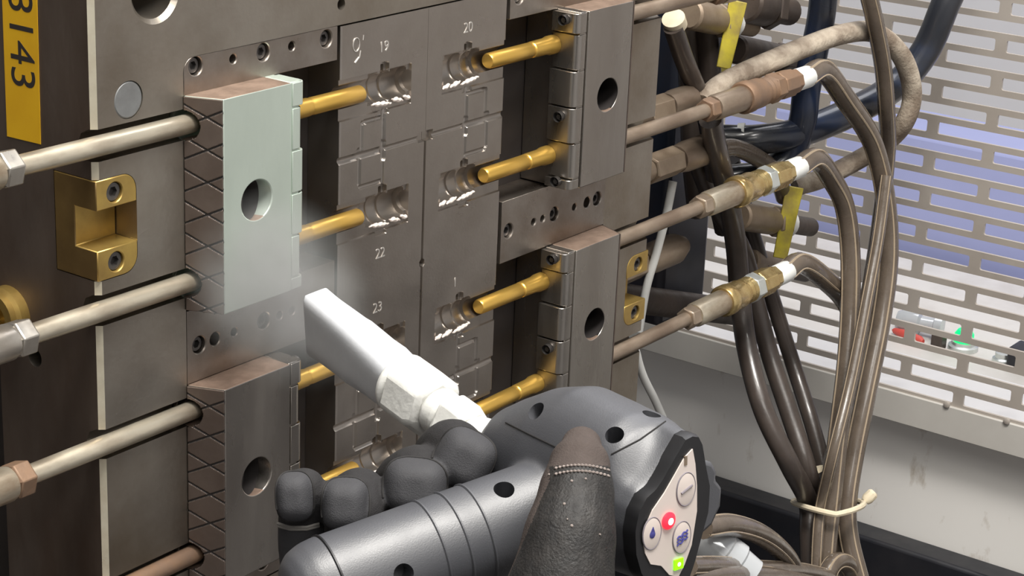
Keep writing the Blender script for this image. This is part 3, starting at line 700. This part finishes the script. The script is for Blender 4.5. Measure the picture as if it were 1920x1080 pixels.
# ------------------------------------------------------------------ valves and side fittings
def valve(a, b, y, r, label, m='valve_tan', ring=None, tip='dark_valve', lever=None, seg=20):
    P = on(a[0], a[1], 1, y); Q = on(b[0], b[1], 1, y); L = (Q-P).length; d = (Q-P).normalized()
    root = empty('ball_valve', P, label, 'valve')
    MB().lathe((0, 0, 0), d, [(0, r*.85), (.002, r), (L*.42, r), (L*.45, r*.9)], seg).build('valve_body', m, root)
    MB().lathe(d*(L*.46), d, [(0, r*1.02), (.001, r*1.12), (L*.14, r*1.12), (L*.15, r)], 6, rot=.4).build('hex_end', m, root, smooth=20, bevel=.0005)
    MB().lathe(d*(L*.615), d, [(0, r*.7), (L*.38, r*.7), (L*.385, r*.62), (L*.385, r*.45), (L*.3, r*.42)], seg).build('outlet', tip, root)
    if ring: MB().lathe(d*(L*.60), d, [(0, r*.8), (0, r*1.1), (.006, r*1.1), (.006, r*.8)], seg).build('ring', 'white_plastic', root)
    if lever:
        A = on(*lever[0], 1, y-.012)-P; B = on(*lever[1], 1, y-.012)-P; dd = (B-A).normalized()
        wv = (R_*1.0); wv = (wv-dd*wv.dot(dd)).normalized(); th = dd.cross(wv)
        hw = lever[2]
        MB().quadbox([A-wv*hw, A+wv*hw, A+wv*hw+th*.0022, A-wv*hw+th*.0022, B-wv*hw*.8, B+wv*hw*.8, B+wv*hw*.8+th*.0022, B-wv*hw*.8+th*.0022]).build('lever', 'yellow_lever', root, bevel=.0007)
        MB().cyl(-d*0+A*.35+B*.65, (A*.35+B*.65)-W_*(-.014), .005, seg=14).build('lever_stem', 'dark_valve', root)
    return root
valve((1292, 27), (1410, 50), .06, .0125, 'tan ball valve with white ring and yellow lever near the top pipe', ring=True, tip='valve_tan', lever=((1384, 2), (1356, 128), .0075))
valve((1378, 92), (1545, 126), .075, .0125, 'dark ball valve behind the crusted hose', m='dark_valve')
valve((1385, 405), (1520, 426), .055, .0125, 'tan ball valve with white ring and yellow lever below the second brass coupling', ring=True, lever=((1490, 350), (1462, 484), .0080))
valve((1402, 488), (1510, 512), .08, .0125, 'tan ball valve beside the lowest brass coupling', tip='dark_valve')
valve((1396, 4), (1480, 22), .05, .017, 'big dark ball valve at the end of the topmost pipe', m='dark_valve')
valve((1300, 130), (1380, 160), .10, .0125, 'tan ball valve hidden behind the leaning dark hose', ring=True, lever=((1362, 96), (1345, 140), .008))
for a, b, y, lab, r in (((1228, 206), (1302, 190), .032, 'rusty hex fitting on the mould side above the copper-coloured coupling', .0105), ((1216, 318), (1334, 290), .032, 'large brown hex fitting on the mould side between the second and third pipes', .0115), ((1212, 488), (1280, 470), .07, 'dark fitting in shadow beside the thin white tube', .012)):
    P = on(*a, 1, y); Q = on(*b, 1, y); P.x = .2825; d = Vector((1, 0, 0)); L = Q.x-P.x
    root = empty('port_fitting', P, lab, 'fitting')
    MB().lathe((0, 0, 0), d, [(0, r*.8), (L*.3, r*.8)], 20).build('nipple', 'valve_tan', root)
    MB().lathe((L*.31, 0, 0), d, [(0, r*.9), (.001, r*1.05), (L*.28, r*1.05), (L*.29, r*.9)], 6, rot=.3).build('hex_body', 'valve_tan', root, smooth=20, bevel=.0005)
    MB().lathe((L*.61, 0, 0), d, [(0, r*.95), (L*.1, r*1.1), (L*.3, r*1.1), (L*.38, r*.7)], 20).build('sleeve', 'rod_brown', root)
# clear plastic cup behind the gun
p = on(1345, 1028, 1, -.09)
o = MB().lathe(p-R_*.012+U_*.010, R_*.75-U_*.62+W_*.1, [(0, .014), (.004, .0165), (.02, .0175), (.022, .0160), (.034, .0165), (.036, .0145), (.05, .0140)], 24).build('plastic_cup', 'clear_cup')
tag(o, 'shiny clear plastic cup between the brown hose coils and the gun', 'cup')

# ------------------------------------------------------------------ dry-ice blasting gun
from mathutils.bvhtree import BVHTree
def bvh_of(*objs):
    V = []; Fc = []
    dg = bpy.context.evaluated_depsgraph_get(); dg.update()
    for o in objs:
        ev = o.evaluated_get(dg); me = ev.to_mesh(); b = len(V); mw = o.matrix_world
        V += [mw @ v.co for v in me.vertices]; Fc += [[b+i for i in p.vertices] for p in me.polygons]; ev.to_mesh_clear()
    return BVHTree.FromPolygons(V, Fc)
def hit(bv, px, py):
    h = bv.ray_cast(CAM, ray(px, py).normalized()); return h[0], h[1]
Pf = at(935, 822, .958); Pr = at(1262, 950, .870)
a_ = (Pr-Pf).normalized(); e1 = (U_-a_*U_.dot(a_)).normalized(); e2 = a_.cross(e1)
GUN = empty('blasting_gun', at(950, 1000, .90), 'dark grey plastic dry ice blasting gun with keypad and frosted white nozzle', 'blasting gun')
GI = Matrix.Translation(-GUN.location)
def gp(name, mb, m, parent=GUN, **k):
    o = mb.build(name, m, parent, **k); o.matrix_parent_inverse = GI if parent is GUN else Matrix(); return o
N = 56
TH = [2*pi*k/N for k in range(N)]
def sup(t, up, dn, wd, ex=2.5):
    c, s_ = cos(t), sin(t); h = up if c > 0 else dn
    return (abs(c/h)**ex+abs(s_/wd)**ex)**(-1/ex)
def plane_hit(px, py, p0, n):
    d = ray(px, py); return CAM+d*((p0-CAM).dot(n)/d.dot(n))
kite_px = [(1303, 811), (1313, 824), (1322, 880), (1328, 910), (1325, 958), (1311, 1010), (1299, 1056), (1284, 1098), (1262, 1112), (1228, 1104), (1200, 1080), (1189, 1040), (1187, 997), (1194, 961), (1209, 932), (1226, 917), (1240, 896), (1260, 860), (1282, 822)]
pad_px = [(1299, 842), (1304, 870), (1307, 910), (1307, 958), (1297, 1022), (1284, 1058), (1272, 1082), (1255, 1078), (1240, 1061), (1220, 1058), (1210, 1038), (1207, 1015), (1212, 985), (1224, 957), (1246, 925), (1266, 890), (1284, 858)]
kp = [plane_hit(x, y, Pr, a_) for x, y in kite_px]
kc = Vector((0, 0, 0))
for p in kp: kc += p/len(kp)
kc = plane_hit(1262, 965, Pr, a_)
def polar(poly, c, t):                              # radius of a star-shaped polygon at angle t
    d = e1*cos(t)+e2*sin(t); best = 0
    for i in range(len(poly)):
        A = poly[i]-c; B = poly[(i+1) % len(poly)]-c
        ax, ay, bx, by = A.dot(e1), A.dot(e2), B.dot(e1), B.dot(e2)
        dx, dy = bx-ax, by-ay; c_, s_ = cos(t), sin(t); den = c_*dy-s_*dx
        if abs(den) < 1e-12: continue
        r = (ax*dy-ay*dx)/den; u = (ax*s_-ay*c_)/den
        if r > 0 and -1e-6 <= u <= 1+1e-6: best = max(best, r)
    return best
kr = [polar(kp, kc, t) for t in TH]
stn = [(930, 836, .962, 3, 3, 4), (932, 838, .960, 9, 9, 10), (942, 842, .956, 15, 14, 16), (962, 850, .950, 23, 19, 21), (995, 862, .942, 30, 22, 24), (1040, 878, .930, 38, 25, 26), (1085, 892, .919, 41.5, 28, 27), (1140, 908, .905, 38.5, 32, 28), (1190, 922, .893, 35.5, 34, 28)]
rings = []
for px, py, D, up, dn, wd in stn:
    c = at(px, py, D); rings.append([c+(e1*cos(t)+e2*sin(t))*sup(t, up/1000, dn/1000, wd/1000) for t in TH])
c5 = at(1190, 922, .893)
for f in (.35, .7, 1.0):
    c = c5.lerp(kc-a_*.004, f); w_ = f*f*(3-2*f)
    rings.append([c+(e1*cos(t)+e2*sin(t))*(sup(t, .0355, .034, .028, 3)*(1-w_)+kr[k]*w_) for k, t in enumerate(TH)])
shell = MB().loft(rings)
# grip
G0 = at(1060, 940, .912); G1 = at(565, 1122, .862); gd = (G1-G0).normalized(); GL = (G1-G0).length
gu = (U_-gd*U_.dot(gd)).normalized(); gv = gd.cross(gu)
rings = []
prof = [(-.03, .016), (-.01, .0215), (.01, .0225)]
k = .02
while k < GL-.012: prof.append((k, .0229)); k += .006
prof += [(GL-.006, .0222), (GL-.0, .0200), (GL+.004, .016), (GL+.007, .009), (GL+.008, .003)]
for t_, r in prof:
    rings.append([G0+gd*t_+(gu*cos(t)*1.0+gv*sin(t)*.93)*r for t in TH])
shell.loft(rings)
body = gp('gun_shell', shell, 'gun', smooth=0)
rm = body.modifiers.new('rm', 'REMESH'); rm.mode = 'VOXEL'; rm.voxel_size = .0012; rm.use_smooth_shade = True
sm = body.modifiers.new('sm', 'SMOOTH'); sm.factor = .5; sm.iterations = 9
apply_mods(body, 0); body.data.shade_smooth()
for t_ in (.046, .057, .068, GL-.014):
    rg = [G0+gd*t_+(gu*cos(t)+gv*sin(t)*.93)*.0229 for t in TH]; gp('moulded_ridge', MB().tube(rg+rg[:1], .0007, 6, cap=False), 'gun' if t_ < .1 else 'gun_black')
hb = [(1005, 770, .0044), (1152, 815, .0042), (1222, 776, .0042)]
for ob, lst in ((body, hb+[(945, 917, .0046), (757, 1077, .0046)]),):
    b1 = bvh_of(ob); cl = []
    for px, py, r in lst:
        h, n = hit(b1, px, py)
        if h is None: continue
        hd = (n*.75-W_*.35+U_*.2).normalized()
        if n.dot(W_) > 0: n = -n
        cl.append(MB().cyl(h+n*.006, h-n*.012, r, seg=28))
    cut(ob, cl, 40)
def surf_line(bv_, pts, r, name, m, off=.0002, n=10):
    S = []
    for i in range(len(pts)-1):
        for k in range(n+1 if i == len(pts)-2 else n):
            f = k/n; x = pts[i][0]*(1-f)+pts[i+1][0]*f; y = pts[i][1]*(1-f)+pts[i+1][1]*f
            h, nn = hit(bv_, x, y)
            if h is not None:
                S.append(h-ray(x, y).normalized()*off)
    if len(S) > 2: return gp(name, MB().tube(S, r, 6), m)
bb = bvh_of(body)
surf_line(bb, [(948, 792), (1000, 818), (1042, 838), (1075, 856)], .00035, 'shell_seam', 'glove_seam')
surf_line(bb, [(1146, 852), (1200, 824), (1248, 790)], .00035, 'shell_seam', 'glove_seam')
def surf_patch(bv_, quad, nx, ny, off, name, m):
    (x0, y0), (x1, y1), (x2, y2), (x3, y3) = quad; V = []
    for j in range(ny+1):
        for i in range(nx+1):
            u, v = i/nx, j/ny
            x = (x0*(1-u)+x1*u)*(1-v)+(x3*(1-u)+x2*u)*v; y = (y0*(1-u)+y1*u)*(1-v)+(y3*(1-u)+y2*u)*v
            h, n_ = hit(bv_, x, y)
            if h is None: return None
            if n_.dot(W_) > 0: n_ = -n_
            V.append(h+n_*off)
    mb = MB(); mb.v = V; mb.f = [[j*(nx+1)+i, j*(nx+1)+i+1, (j+1)*(nx+1)+i+1, (j+1)*(nx+1)+i] for j in range(ny) for i in range(nx)]
    o = gp(name, mb, m, smooth=60); sd = o.modifiers.new('s', 'SOLIDIFY'); sd.thickness = .0012; sd.offset = -1 if o.data.polygons[0].normal.dot(W_) < 0 else 1
    return o
surf_patch(bb, ((1146, 884), (1178, 872), (1196, 1085), (1130, 1085)), 8, 16, .0008, 'shadow_patch', 'gun_black')  # black sheet painting in the shadow on the gun's rear flank
# bezel, keypad
def off_poly(poly, d): return [p+a_*d for p in poly]
bez = [kc+(e1*cos(t)+e2*sin(t))*(kr[k]*1.0+.0004) for k, t in enumerate(TH)]
gp('bezel', MB().loft([off_poly(bez, -.006), off_poly(bez, -.001), [kc+(p-kc)*.975+a_*.0012 for p in bez]]), 'gun_black', smooth=30)
pp = [plane_hit(x, y, kc+a_*.0018, a_) for x, y in pad_px]
pad = gp('keypad', MB().prism(pp, -a_*.0010), 'membrane', smooth=0)
def onpad(x, y, d=.0020): return plane_hit(x, y, kc+a_*d, a_)
def kpart(name, mb, m, par=None, **k):
    o = mb.build(name, m, par or pad, **k); return o
mright = (R_-a_*R_.dot(a_)).normalized(); mup = a_.cross(mright)
if mup.dot(U_) < 0: mup = -mup
for i, (x, y, r) in enumerate(((1286, 917, .0073), (1278, 1007, .0070), (1222, 1000, .0070))):
    c = onpad(x, y, .0019)
    b_ = kpart('button', MB().loft([[c+a_*h_+(mright*cos(q)*.74+mup*sin(q))*r*k_ for q in TH] for h_, k_ in ((0, 1), (.0002, 1), (.0004, .9))]), 'membrane')
    ring = [c+a_*.0001+(mright*cos(q)*.74+mup*sin(q))*(r+.0001) for q in np.linspace(0, 2*pi, 41)]
    MB().tube(ring, .00032, 6).build('button_outline', 'button_line', b_)
    cc = c+a_*.0005
    if i == 0:
        MB().tube([cc-mright*.0032-mup*.0012, cc+mright*.0032+mup*.0012], .0006, 6).build('symbol', 'button_line', b_)
    elif i == 1:
        mb = MB()
        for dz in (.0014, -.0002, -.0018): mb.tube([cc+mright*q*.0010+mup*(dz+q*.00045+.0004*sin(q*2.2)) for q in np.linspace(-3, 3, 13)], .00045, 6)
        mb.build('symbol', 'blue_ink', b_)
    else:
        mb = MB(); mb.lathe(cc-a_*.0002+mup*-.0005, a_, [(0, .0016), (.0003, .0016), (.0005, .001)], 16)
        mb.prism([cc-a_*.0002+mright*.0003+mup*.0030, cc-a_*.0002-mright*.0013+mup*.0004, cc-a_*.0002+mright*.0013+mup*.0004], a_*.0004)
        mb.build('symbol', 'blue_ink', b_)
c = onpad(1253, 976, .0019); l = kpart('status_light', MB().lathe(c, a_, [(0, .0038), (.0006, .0038), (.0012, .0030), (.0016, .0014)], 20), 'red_led'); l['label'] = 'glowing red status light'
MB().lathe(c+a_*.0017, a_, [(0, .0016), (.0003, .0010)], 16).build('light_core', 'red_core', l)
c = onpad(1271, 1057, .0019); l = kpart('status_light', MB().quadbox([c+mright*i_*.0026+mup*j_*.0023+a_*k_ for k_ in (0, .0008) for i_, j_ in ((-1, -1), (1, -1), (1, 1), (-1, 1))]), 'green_led', smooth=0); l['label'] = 'glowing green status light'
MB().lathe(c+a_*.0009, a_, [(0, .0010), (.0003, .0006)], 16).build('light_core', 'green_core', l)
c = onpad(1286, 864); kpart('printed_mark', MB().quadbox([c+mright*i_*.0008+mup*j_*.0020+a_*k_ for k_ in (-.0006, .0001) for i_, j_ in ((-1, -1), (1, -1), (1, 1), (-1, 1))]), 'valve_tan', smooth=0)
lug = [plane_hit(x, y, kc-a_*.010, a_) for x, y in ((1318, 862), (1338, 868), (1346, 884), (1344, 900), (1356, 914), (1353, 950), (1337, 985), (1308, 1012), (1296, 960))]
gp('side_lug', MB().prism(lug, -a_*.018), 'gun', bevel=.002)
# nozzle : frosted flat fan
T0 = at(594, 603, 1.062); T1 = at(752, 718, 1.012); na = (T0-T1).normalized(); NL = (T0-T1).length
tall = (U_-W_*(na.dot(U_)/na.dot(W_))).normalized(); thin = na.cross(tall)
def rr_ring(c, h, wd, ex): 
    out = []
    for t in TH:
        r = (abs(cos(t)/h)**ex+abs(sin(t)/wd)**ex)**(-1/ex); out.append(c+(tall*cos(t)+thin*sin(t))*r)
    return out
rings = [rr_ring(T1, .0130, .0125, 3.0), rr_ring(T1.lerp(T0, .12), .0138, .0118, 5), rr_ring(T1.lerp(T0, .5), .0160, .0098, 9), rr_ring(T1.lerp(T0, .985), .0184, .0078, 14), rr_ring(T0, .0181, .0075, 14)]
nz = gp('fan_nozzle', MB().loft(rings), 'frost', smooth=38); nz['label'] = 'frosted white flat fan nozzle'
slot = [rr_ring(T0+na*.001, .0145, .0026, 8), rr_ring(T0-na*.02, .0145, .0026, 8)]
cut(nz, [MB().loft(slot)], 38)
ax0 = T1+na*.002; fd = -na
def frosty(name, t0, prof, seg, rot=0., sm=30, m='frost_hard', parent=GUN):
    o = gp(name, MB().lathe(ax0+fd*t0, fd, prof, seg, rot=rot), m, smooth=sm, bevel=.0022)
    return o
frosty('nozzle_collar', 0, [(0, .0148), (.003, .0160), (.006, .0160)], 40)
frosty('hex_fitting', .0062, [(0, .0165), (.002, .0182), (.020, .0182), (.025, .0150)], 6, .35)
frosty('thread', .0314, [(0, .0120), (.010, .0112)], 32)
frosty('hex_fitting', .0416, [(0, .0120), (.0015, .0138), (.014, .0138), (.017, .0112)], 6, .1)
frosty('neck', .0588, [(0, .0098), (.006, .0115), (.030, .0125), (.034, .0120)], 36)

# ------------------------------------------------------------------ gloved hand
def capsule_chain(mb, pts, n=5):                    # pts: (px, py, D, r_px)
    P = [at(p[0], p[1], p[2]) for p in pts]; r = [p[3]*p[2]/F for p in pts]
    S = spline(P, n); rr = []
    for i in range(len(P)-1):
        for k in range(n): f = k/n; f = f*f*(3-2*f); rr.append(r[i]*(1-f)+r[i+1]*f)
    rr.append(r[-1])
    d0 = (S[1]-S[0]).normalized(); d1 = (S[-1]-S[-2]).normalized()
    S2 = []; R2 = []
    for q in (80, 55, 28): S2.append(S[0]-d0*rr[0]*sin(radians(q))); R2.append(rr[0]*cos(radians(q)))
    S2 += S; R2 += rr
    for q in (28, 55, 80): S2.append(S[-1]+d1*rr[-1]*sin(radians(q))); R2.append(rr[-1]*cos(radians(q)))
    mb.tube(S2, R2, 20)
fingers = {'index': [(905, 1190, .955, 62), (850, 990, .985, 60), (826, 880, .972, 58), (846, 842, .942, 57), (872, 858, .922, 52)],
           'middle': [(840, 1215, .950, 62), (760, 1030, .972, 60), (752, 925, .957, 60), (784, 893, .928, 60), (792, 915, .910, 54)],
           'ring': [(770, 1240, .940, 58), (660, 1060, .955, 54), (655, 958, .938, 54), (674, 930, .910, 54), (672, 955, .896, 50)],
           'little': [(700, 1260, .930, 52), (590, 1130, .925, 46), (566, 1040, .912, 43), (566, 960, .899, 44), (570, 918, .889, 42)]}
hmb = MB()
for f_ in fingers.values(): capsule_chain(hmb, f_)
capsule_chain(hmb, [(1000, 1240, .845, 120), (1045, 1130, .840, 106), (1066, 1020, .843, 90), (1080, 930, .852, 73), (1087, 868, .860, 58), (1090, 838, .866, 40)])
capsule_chain(hmb, [(700, 1290, .93, 105), (850, 1300, .92, 140), (960, 1310, .88, 150), (1000, 1320, .86, 150)])
capsule_chain(hmb, [(930, 1330, .90, 160), (980, 1480, .88, 150), (1030, 1640, .86, 150), (1080, 1800, .84, 165)])
pads = [((870, 860, .916), (56, 57, .0165), .5), ((778, 912, .905), (61, 55, .0165), .1), ((648, 946, .893), (46, 52, .0145), .03), ((553, 931, .886), (36, 48, .0130), -.03)]
for (px, py, D), (sx, sy, sz), rot in pads:
    c = at(px, py, D); rg = []; X_ = R_*cos(rot)-U_*sin(rot); Y_ = U_*cos(rot)+R_*sin(rot)
    for i in range(1, 14):
        ph = pi*i/14; rad = sin(ph)**.6
        rg.append([c-W_*(sz*cos(ph))*1.0+(X_*(sx*D/F)*abs(cos(t))**.62*(1 if cos(t) > 0 else -1)+Y_*(sy*D/F)*abs(sin(t))**.62*(1 if sin(t) > 0 else -1))*rad for t in TH])
    hmb.loft(rg)
hand = hmb.build('gloved_hand', 'glove', None)
rm = hand.modifiers.new('rm', 'REMESH'); rm.mode = 'VOXEL'; rm.voxel_size = .0011; rm.use_smooth_shade = True
sm = hand.modifiers.new('sm', 'SMOOTH'); sm.factor = .5; sm.iterations = 4
apply_mods(hand, 0); hand.data.shade_smooth()
hand.data.materials.clear()
for m in ('glove', 'glove_pad', 'leather', 'suede'): hand.data.materials.append(M(m))
def pix(p):
    v = p-CAM; z = v.dot(W_); return 960+F*v.dot(R_)/z, 540-F*v.dot(U_)/z, z
for p in hand.data.polygons:
    x, y, z = pix(p.center); mi = 0
    if x > 935 and z < .895:
        edge = 1030-max(0, (y-900))*.42
        mi = 2 if (y > 872+.0009*(x-1085)**2 and x > edge) else 3
    else:
        for (px, py, D), (sx, sy, sz), rot in pads:
            dx, dy = x-px, y-py; u = dx*cos(rot)+dy*sin(rot); v = -dx*sin(rot)+dy*cos(rot)
            if x < 606 and y > 990 and y < 1060: mi = 1
            if abs(u/(sx*.97))**2.8+abs(v/(sy*.97))**2.8 < 1 and z < D+.003: mi = 1
    p.material_index = mi
tag(hand, 'black work glove with grey fingertip panels gripping the blasting gun', 'gloved hand')
hv = bvh_of(hand)
def hpart(name, mb, m): return mb.build(name, m, hand)
for dy in (0, 11):
    mb = MB()
    for k in range(15):
        x = 1040+k*7.0; y = 872+dy+.0030*(x-1085)**2
        h, n = hit(hv, x, y); h2, _ = hit(hv, x+5, y+.006*(x-1085)*5)
        if h is None or h2 is None: continue
        w0 = -ray(x, y).normalized()*.0003
        mb.tube([h+w0*.2, (h+h2)/2+w0*2.2, h2+w0*.2], [.0004, .00065, .0004], 6)
    hpart('stitching', mb, 'thread')
for pts in ([(522, 982), (545, 988), (575, 988), (602, 980)], [(520, 986), (545, 992), (575, 992), (602, 985)], [(902, 912), (922, 894), (932, 872)]):
    S = []
    for i in range(len(pts)-1):
        for k in range(6):
            f = k/6; x = pts[i][0]*(1-f)+pts[i+1][0]*f; y = pts[i][1]*(1-f)+pts[i+1][1]*f; h, n = hit(hv, x, y)
            if h is not None: S.append(h)
    if len(S) > 3: hpart('trim_band', MB().tube(S, .0008, 8), 'grey_band')

for (px, py, D), (sx, sy, sz), rot in pads:          # seams round the fingertip panels
    S = []
    for t in np.linspace(radians(-28), radians(208), 40):
        c_, s_ = cos(t), sin(t); k_ = (abs(c_)**2.8+abs(s_)**2.8)**(-1/2.8)*.985
        u, v = c_*k_*sx, -s_*k_*sy; h, n = hit(hv, px+u*cos(rot)-v*sin(rot), py+u*sin(rot)+v*cos(rot))
        if h is not None and (not S or (h-S[-1]).length < .006): S.append(h)
    if len(S) > 8: hpart('panel_seam', MB().tube(S, .0006, 6), 'glove_seam')
mb = MB(); rng = random.Random(3)
for x, y in [(1030, 890), (1072, 902), (1098, 898), (1058, 945), (1072, 986), (1124, 1002), (1064, 974)]:
    h, n = hit(hv, x, y)
    if h is not None: mb.lathe(h, n, [(-.0003, .0004), (.0002, .0004+.0005*rng.random()), (.0006, .0003)], 6)
hpart('dust_specks', mb, 'thread')

# ------------------------------------------------------------------ cold mist blown by the nozzle
mm = bpy.data.materials.new('mist'); mm.use_nodes = True; nt = mm.node_tree; nt.nodes.clear()
out = nt.nodes.new('ShaderNodeOutputMaterial'); vs_ = nt.nodes.new('ShaderNodeVolumeScatter'); vs_.inputs['Color'].default_value = (.93, .97, .95, 1); vs_.inputs['Anisotropy'].default_value = .1
tc = nt.nodes.new('ShaderNodeTexCoord'); nn_ = nt.nodes.new('ShaderNodeTexNoise'); nn_.inputs['Scale'].default_value = 2.2; nn_.inputs['Detail'].default_value = 3
gr = nt.nodes.new('ShaderNodeTexGradient'); gr.gradient_type = 'SPHERICAL'
mr = nt.nodes.new('ShaderNodeMapRange'); mr.inputs[1].default_value = .30; mr.inputs[2].default_value = .72; mr.inputs[3].default_value = .15; mr.inputs[4].default_value = 1
pw = nt.nodes.new('ShaderNodeMath'); pw.operation = 'POWER'; pw.inputs[1].default_value = 1.4
m1 = nt.nodes.new('ShaderNodeMath'); m1.operation = 'MULTIPLY'; m2 = nt.nodes.new('ShaderNodeMath'); m2.operation = 'MULTIPLY'; m2.inputs[1].default_value = 52
LK = nt.links.new
LK(tc.outputs['Object'], nn_.inputs['Vector']); LK(tc.outputs['Object'], gr.inputs['Vector']); LK(gr.outputs['Fac'], pw.inputs[0])
LK(nn_.outputs[0], mr.inputs[0]); LK(mr.outputs[0], m1.inputs[0]); LK(pw.outputs[0], m1.inputs[1]); LK(m1.outputs[0], m2.inputs[0])
LK(m2.outputs[0], vs_.inputs['Density']); LK(vs_.outputs[0], out.inputs['Volume'])
bm = bmesh.new(); bmesh.ops.create_icosphere(bm, subdivisions=3, radius=1); me = bpy.data.meshes.new('cold_mist'); bm.to_mesh(me); bm.free()
mist = bpy.data.objects.new('cold_mist', me); me.materials.append(mm); link(mist)
mc = at(528, 542, 1.112); jd = (at(470, 450, 1.135)-at(575, 610, 1.07)).normalized(); j2 = jd.cross(W_).normalized(); j3 = jd.cross(j2)
mist.matrix_world = Matrix(((jd.x*.075, j2.x*.050, j3.x*.050, mc.x), (jd.y*.075, j2.y*.050, j3.y*.050, mc.y), (jd.z*.075, j2.z*.050, j3.z*.050, mc.z), (0, 0, 0, 1)))
tag(mist, 'thin white cold mist drifting between the nozzle and the frosted slide', 'mist', kind='stuff')
